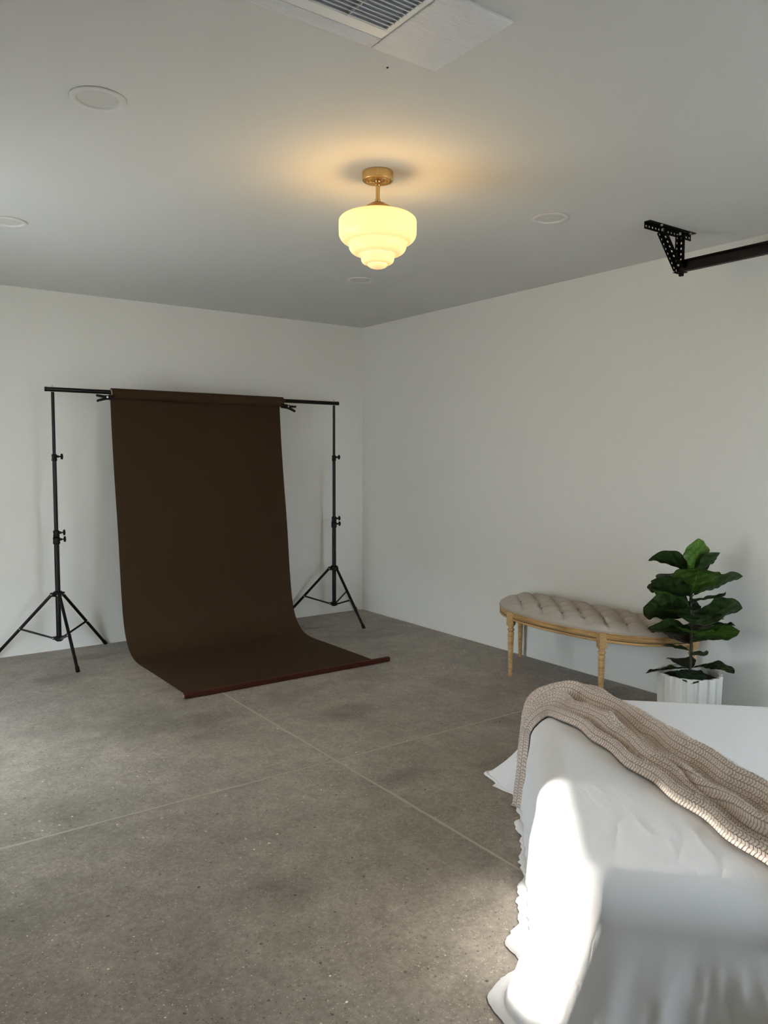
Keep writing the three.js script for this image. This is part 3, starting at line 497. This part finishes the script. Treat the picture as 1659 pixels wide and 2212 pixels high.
// ------------------------------------------------------------------ bench
{
  const BX = -0.022, BZ = 2.915, ax = 0.515, az = 0.755;
  const t = thing('tufted_bench', 'half oval wooden bench with a beige button tufted seat by the wall', 'bench', [BX, 0, BZ]);
  const outl = (th, grow = 0) => { // th 0..1 round a D: curved front then straight back; returns local x, z
    const cf = 0.80; // share of the parameter on the curved front
    if (th < cf) { const a = lerp(-Math.PI / 2, Math.PI / 2, th / cf), e = 2 / 2.35, c = Math.cos(a), s = Math.sin(a); return [-(Math.pow(Math.abs(c), e) * (ax + grow)) - 0.0, Math.sign(s) * Math.pow(Math.abs(s), e) * (az + grow)]; }
    const k = (th - cf) / (1 - cf); return [0, lerp(az + grow, -(az + grow), k)];
  };
  const N = 240, ring = (grow) => { let pts = []; for (let i = 0; i < N; i++) pts.push(outl(i / N, grow)); for (let s = 0; s < 5; s++) pts = pts.map((q, i) => { const a = pts[(i + N - 1) % N], b = pts[(i + 1) % N]; return [(a[0] + 2 * q[0] + b[0]) / 4, (a[1] + 2 * q[1] + b[1]) / 4]; }); return pts; };
  const woodTex = dataTex(512, (u, v) => { const g = fbm(u * 5 + 2 * fbm(u * 3, v * 3, 8, 2), v * 70, 83, 4, 0), k = 0.72 + 0.5 * g; return [190 * k, 152 * k, 98 * k]; });
  M.oak = std({ map: woodTex, roughness: 0.55 });
  // apron: moulded rail swept round the D
  const prof = [[-0.020, 0.392], [0.000, 0.392], [0.004, 0.396], [0.004, 0.404], [-0.001, 0.409], [-0.001, 0.416], [0.004, 0.421], [0.004, 0.427], [-0.001, 0.432], [0.001, 0.440], [0.006, 0.446], [0.004, 0.452], [-0.020, 0.452], [-0.020, 0.392]];
  const base = ring(0), nrm = base.map((q, i) => { const a = base[(i + N - 1) % N], b = base[(i + 1) % N], dx = b[0] - a[0], dz = b[1] - a[1], l = Math.hypot(dx, dz) || 1; return [-dz / l, dx / l]; });
  const sgn = (nrm[Math.floor(N * 0.4)][0] < 0) ? 1 : -1;
  const sweep = (pr, seg) => gridSurf(N, pr.length - 1, (u, v) => { const i = Math.round(u * N) % N, j = Math.round(v * (pr.length - 1)); return [base[i][0] + sgn * nrm[i][0] * pr[j][0], pr[j][1], base[i][1] + sgn * nrm[i][1] * pr[j][0]]; }, (u, v) => [u * 4.1, v * 0.15]);
  const ap = sweep(prof); const apf = ap.toNonIndexed(); apf.computeVertexNormals();
  part('apron', apf, M.oak, t);
  // seat: crowned cushion with diamond tufting
  const SX = 0.150, SZ = 0.178;
  M.velvet = new THREE.MeshPhysicalMaterial({ color: rgb(0.47, 0.415, 0.355), roughness: 0.9, sheen: 0.5, sheenRoughness: 0.6, sheenColor: rgb(0.5, 0.44, 0.38) });
  const tuft = (x, z) => {
    const X = (x + 0.245) / SX, Z = z / SZ, pq = X + Z, qq = X - Z; // buttons where both are integers of equal parity
    const dp = Math.abs(pq - Math.round(pq)), dq = Math.abs(qq - Math.round(qq)), s = Math.hypot(SX, SZ) * 0.35;
    const pill = Math.pow(Math.abs(Math.sin(Math.PI * pq) * Math.sin(Math.PI * qq)), 0.45);
    const crease = Math.exp(-Math.pow(dp * s / 0.0055, 2)) + Math.exp(-Math.pow(dq * s / 0.0055, 2)), btn = Math.exp(-(dp * dp + dq * dq) * s * s / 0.0006);
    return 0.016 * pill - 0.0065 * crease - 0.018 * btn;
  };
  const nr = 70, cush = gridSurf(N, nr, (u, v) => {
    const i = Math.round(u * N) % N, c = [-0.24, 0], f = Math.min(1, v * 1.16), x = lerp(base[i][0] + sgn * nrm[i][0] * 0.004, c[0], 1 - f), z = lerp(base[i][1] + sgn * nrm[i][1] * 0.004, c[1], 1 - f);
    const ed = (1 - f); let y;
    if (v * 1.16 <= 1) { const dome = Math.pow(1 - Math.pow(f, 7), 0.5); y = 0.492 + 0.026 * (1 - f * f) + tuft(x, z) * smooth(0.0, 0.25, ed) * 1.0 + 0.014 * (dome - 1) * 2.2 + tuft(x, z) * 0.25 * smooth(0, 0.08, ed); }
    else { const k = (v * 1.16 - 1) / 0.16; y = lerp(0.461, 0.450, k); return [base[i][0] + sgn * nrm[i][0] * (0.004 - 0.006 * k), y, base[i][1] + sgn * nrm[i][1] * (0.004 - 0.006 * k)]; }
    return [x, y, z];
  }, (u, v) => [u * 4, v], null, true);
  const seat = part('seat_cushion', cush, M.velvet, t);
  const inside = (x, z) => Math.pow(Math.abs(x) / (ax - 0.09), 2.3) + Math.pow(Math.abs(z) / (az - 0.09), 2.3) < 1 && x < -0.05;
  for (let i = -4; i <= 4; i++) for (let j = -9; j <= 9; j++) { if ((i + j) % 2) continue; const x = -0.245 + i * SX / 2, z = j * SZ / 2; if (!inside(x, z)) continue; const f = Math.hypot((x + 0.24) / 0.3, z / az), g = new THREE.SphereGeometry(1, 12, 8); g.scale(0.011, 0.005, 0.011); g.translate(x, 0.492 + 0.026 * (1 - Math.min(1, f * f)) - 0.012, z); part('button', g, M.velvet, seat); }
  part('piping', sweep([0, 1, 2, 3, 4, 5, 6, 7, 8].map((k) => [0.003 + 0.0035 * Math.cos(k / 8 * 2 * Math.PI), 0.4535 + 0.0035 * Math.sin(k / 8 * 2 * Math.PI)])), M.velvet, t);
  part('underside', (() => { const sh = new THREE.Shape(base.map((q) => new THREE.Vector2(q[0], q[1]))); const g = new THREE.ExtrudeGeometry(sh, { depth: 0.012, bevelEnabled: false }); g.rotateX(Math.PI / 2); g.translate(0, 0.412, 0); return g; })(), std({ color: rgb(0.03, 0.03, 0.03), roughness: 0.9 }), t);
  // legs
  const legProf = [[0.0004, 0], [0.011, 0], [0.0135, 0.004], [0.0145, 0.022], [0.013, 0.034], [0.0155, 0.037], [0.0155, 0.043], [0.0135, 0.047], [0.0145, 0.06], [0.021, 0.29], [0.0215, 0.302], [0.017, 0.309], [0.0185, 0.316], [0.024, 0.322], [0.024, 0.330], [0.017, 0.336], [0.0165, 0.343], [0.023, 0.352], [0.023, 0.360], [0.0004, 0.360]];
  const flute = (g) => { const p = g.attributes.position; for (let k = 0; k < p.count; k++) { const y = p.getY(k); if (y > 0.055 && y < 0.296) { const a = Math.atan2(p.getZ(k), p.getX(k)), f = 1 - 0.085 * (0.5 + 0.5 * Math.cos(a * 10)); p.setX(k, p.getX(k) * f); p.setZ(k, p.getZ(k) * f); } } g.computeVertexNormals(); return g; };
  const fine = []; for (let k = 0; k < legProf.length - 1; k++) { const [r0, y0] = legProf[k], [r1, y1] = legProf[k + 1], n = y1 - y0 > 0.1 ? 10 : 1; for (let s = 0; s < n; s++) fine.push([lerp(r0, r1, s / n), lerp(y0, y1, s / n)]); } fine.push(legProf.at(-1));
  const legG = flute(lathe(fine, 60));
  for (const [x, z] of [[-0.462, -0.385], [-0.462, 0.385], [-0.030, -0.715], [-0.030, 0.715]]) {
    const g = legG.clone(); g.translate(x, 0, z); const b = rbox(-0.025, 0.025, 0.356, 0.450, -0.025, 0.025, 0.003); b.rotateY(Math.abs(x) > 0.2 ? -Math.sign(z) * 0.45 : 0); b.translate(x, 0, z); b.translate(0, 0, 0);
    part('leg', [g, b], M.oak, t);
  }
}

// ------------------------------------------------------------------ fiddle leaf fig in a fluted pot
{
  const PX = -0.30, PZ = 3.775;
  const t = thing('potted_fig', 'fiddle leaf fig with large dark green leaves in a white fluted pot', 'potted plant', [PX, 0, PZ]);
  M.pot = std({ color: rgb(0.70, 0.685, 0.635), roughness: 0.6 });
  const F = 18, PH = 0.285, R0 = 0.165, pr = (a) => { const k = a / (2 * Math.PI) * F, f = k - Math.floor(k); return 0.011 * (f < 0.12 ? f / 0.12 : f < 0.52 ? 1 : f < 0.64 ? 1 - (f - 0.52) / 0.12 : 0); };
  const NA = F * 16, wallP = [[0.0, 0.0, 0], [0.93, 0.0, 0.6], [0.965, 0.008, 1], [1.0, PH - 0.006, 1], [0.995, PH, 1], [0.93, PH, 0.5], [0.925, PH - 0.004, 0.3], [0.92, PH - 0.05, 0], [0.3, PH - 0.05, 0]];
  const pot = gridSurf(NA, wallP.length - 1, (u, v) => { const a = u * 2 * Math.PI, w = wallP[Math.round(v * (wallP.length - 1))], r = R0 * w[0] + (w[2] ? pr(a + 1e-6) * w[2] : 0); return [Math.cos(a) * r, w[1], Math.sin(a) * r]; });
  const pf = pot.toNonIndexed(); pf.computeVertexNormals(); part('pot', pf, M.pot, t);
  part('soil', (() => { const g = lathe([[0.0005, 0.262], [0.08, 0.258], [0.152, 0.248], [0.153, 0.236]], 40); const p = g.attributes.position; for (let k = 0; k < p.count; k++) p.setY(k, p.getY(k) + 0.006 * fbm(p.getX(k) * 60, p.getZ(k) * 60, 14, 2)); g.computeVertexNormals(); return g; })(), std({ color: rgb(0.022, 0.016, 0.012), roughness: 1, side: THREE.DoubleSide }), t);
  const stemC = new THREE.CatmullRomCurve3([V(0, 0.24, 0), V(0.002, 0.45, 0.004), V(-0.006, 0.68, -0.004), V(0.004, 0.86, 0.004)]);
  part('stem', new THREE.TubeGeometry(stemC, 30, 0.0085, 10), std({ color: rgb(0.045, 0.040, 0.028), roughness: 0.8 }), t);
  // leaf texture: midrib and side veins (light on dark), v along the leaf
  const leafTex = dataTex(512, (u, v) => {
    const x = (u - 0.5) * 2, ax_ = Math.abs(x); let vein = Math.exp(-Math.pow(x / 0.022, 2));
    const k = (v - 0.34 * ax_) * 7.0, f = k - Math.round(k); if (v > 0.1) vein = Math.max(vein, 0.75 * Math.exp(-Math.pow(f / 0.055, 2)) * smooth(1.0, 0.6, ax_));
    const n = fbm(u * 30, v * 30, 15, 3), b = 150 * (0.82 + 0.3 * n); return [lerp(b, 235, vein * 0.8), lerp(b, 245, vein * 0.8), lerp(b, 215, vein * 0.8)];
  });
  M.leaf = new THREE.MeshPhysicalMaterial({ map: leafTex, vertexColors: true, roughness: 0.42, specularIntensity: 0.5 });
  M.petiole = std({ color: rgb(0.05, 0.075, 0.022), roughness: 0.6 });
  const RT = V(0.81, 0, 0.584), TC = V(-0.584, 0, 0.81); // picture right and towards the camera, in the floor plan
  // [height on stem, heading in degrees (0 = picture right, 90 = towards camera, 180 = left), rise in degrees, length, width, droop, fold, paleness, roll]
  const leaves = [
    [0.838, 62, 80, 0.178, 0.160, -0.15, 0.10, 1.0, 0.06],
    [0.830, 178, 46, 0.250, 0.115, 1.25, 0.35, 0.0, 0.6],
    [0.815, 18, 52, 0.170, 0.100, 0.15, 0.45, 0.0, -0.6],
    [0.80, 300, 50, 0.170, 0.130, 0.3, 0.25, 0.0, 0],
    [0.705, 100, 50, 0.225, 0.205, 0.35, 0.12, 0.42, 0],
    [0.700, 168, 22, 0.235, 0.165, 0.30, 0.25, 0.0, 0.55],
    [0.700, 12, 30, 0.250, 0.150, 0.25, 0.35, 0.05, -0.55],
    [0.690, 245, 30, 0.22, 0.16, 0.3, 0.25, 0.0, 0],
    [0.640, 192, 28, 0.215, 0.150, -0.2, 0.35, 0.45, -0.7],
    [0.590, 172, 16, 0.245, 0.185, 0.25, 0.22, 0.0, 0.85],
    [0.575, 8, 18, 0.240, 0.180, 0.20, 0.30, 0.0, -0.75],
    [0.600, 92, 8, 0.190, 0.200, 0.6, 0.15, 0.1, 0],
    [0.560, 270, 22, 0.22, 0.17, 0.3, 0.25, 0.0, 0],
    [0.660, 70, 24, 0.190, 0.170, 0.35, 0.15, 0.08, 0.1],
    [0.620, 130, 16, 0.190, 0.160, 0.35, 0.15, 0.0, 0.1],
    [0.455, 66, 22, 0.165, 0.140, 0.3, 0.2, 0.12, -0.1],
    [0.540, 40, 14, 0.200, 0.150, 0.3, 0.2, 0.0, -0.2],
    [0.500, 165, 14, 0.235, 0.150, 0.15, 0.30, 0.0, 0.55],
    [0.490, 16, 4, 0.215, 0.130, -0.25, 0.30, 0.5, 0.35],
    [0.505, 105, 18, 0.185, 0.165, 0.35, 0.30, 0.5, 0],
    [0.470, 320, 20, 0.20, 0.16, 0.3, 0.25, 0.0, 0],
    [0.440, 230, 20, 0.20, 0.16, 0.2, 0.25, 0.0, 0],
    [0.405, 172, 16, 0.145, 0.075, 0.15, 0.25, 0.0, 0.3],
    [0.400, 80, 8, 0.10, 0.08, 0.2, 0.25, 0.15, 0.1],
    [0.305, 176, 2, 0.220, 0.120, 0.35, 0.18, 0.0, 0.35],
    [0.310, 8, 10, 0.205, 0.135, 0.75, 0.18, 0.0, -0.45],
    [0.300, 108, 4, 0.150, 0.130, 0.75, 0.20, 0.0, 0],
    [0.300, 270, 12, 0.18, 0.13, 0.5, 0.2, 0.0, 0],
  ];
  leaves.forEach(([hy, head, rise, len0, wid0, droop, fold0, pale, roll], li) => {
    const len = len0 * 1.13, wid = wid0 * 1.38, fold = fold0 * 0.6;
    const ph = head * Math.PI / 180, out = RT.clone().multiplyScalar(Math.cos(ph)).addScaledVector(TC, Math.sin(ph)), up = V(0, 1, 0), side0 = V(0, 1, 0).cross(out).normalize();
    const c0 = stemC.getPoint(clamp((hy - 0.24) / 0.62, 0, 1)), pet = 0.016;
    // the midrib bends down from its rise by the droop
    const NR = 22, mid = [], tan = []; let q = c0.clone(), r = rise * Math.PI / 180;
    const dir = (a) => out.clone().multiplyScalar(Math.cos(a)).addScaledVector(up, Math.sin(a));
    q.addScaledVector(dir(r), pet); const p1 = q.clone();
    for (let k = 0; k <= NR; k++) { const a = r - droop * Math.pow(k / NR, 1.4); tan.push(dir(a)); mid.push(q.clone()); q.addScaledVector(dir(a), len / NR); }
    const shape = (v) => wid / 2 * Math.pow(Math.sin(Math.PI * Math.pow(clamp(v, 0.0001, 0.9999), 0.80)), 0.62) * (0.66 + 0.50 * v - 0.10 * Math.sin(v * 6.0)) * (1 - 0.35 * smooth(0.90, 1, v));
    const ripple = rnd() * 6, amp = 0.05 + 0.05 * rnd();
    const point = (u, v, th) => {
      const f = v * NR, k = Math.min(NR - 1, Math.floor(f)), w = f - k, m = mid[k].clone().lerp(mid[k + 1], w), tg = tan[k].clone().lerp(tan[k + 1], w).normalize();
      let sd = side0.clone().applyAxisAngle(tg, roll), nm = tg.clone().cross(sd).normalize(); if (nm.y < 0 && Math.abs(rise) < 80) nm.negate();
      const x = 2 * u - 1, hw = shape(v), lift = hw * (fold * Math.pow(Math.abs(x), 1.6) + amp * Math.abs(x) * Math.sin(v * 11 + ripple + x * 1.5) + 0.06 * Math.cos(x * 9) * Math.sin(v * 22));
      return m.addScaledVector(sd, x * hw).addScaledVector(nm, lift + th);
    };
    const dark = [0.038, 0.066, 0.032], light = [0.26, 0.56, 0.06], mixc = (a, b, k) => a.map((z, i) => lerp(z, b[i], k));
    const topc = mixc(dark.map((z) => z * (0.75 + 0.4 * rnd())), light, pale * 0.9), undc = mixc(dark, light, 0.16 + 0.60 * pale);
    const tone = (c) => (u, v) => { const k = 0.9 + 0.25 * fbm(u * 6 + li, v * 6, 19, 2); return c.map((z) => z * k); };
    const a = gridSurf(14, 26, (u, v) => point(u, v, 0.0006).toArray(), (u, v) => [u, v], tone(topc)), b = gridSurf(14, 26, (u, v) => point(1 - u, v, -0.0006).toArray(), (u, v) => [1 - u, v], tone(undc));
    const leaf = part('leaf', [a, b], M.leaf, t);
    part('petiole', rod(c0, p1, 0.0034, 0.0026, 8), M.petiole, leaf);
  });
}
renderer.render(scene, camera);
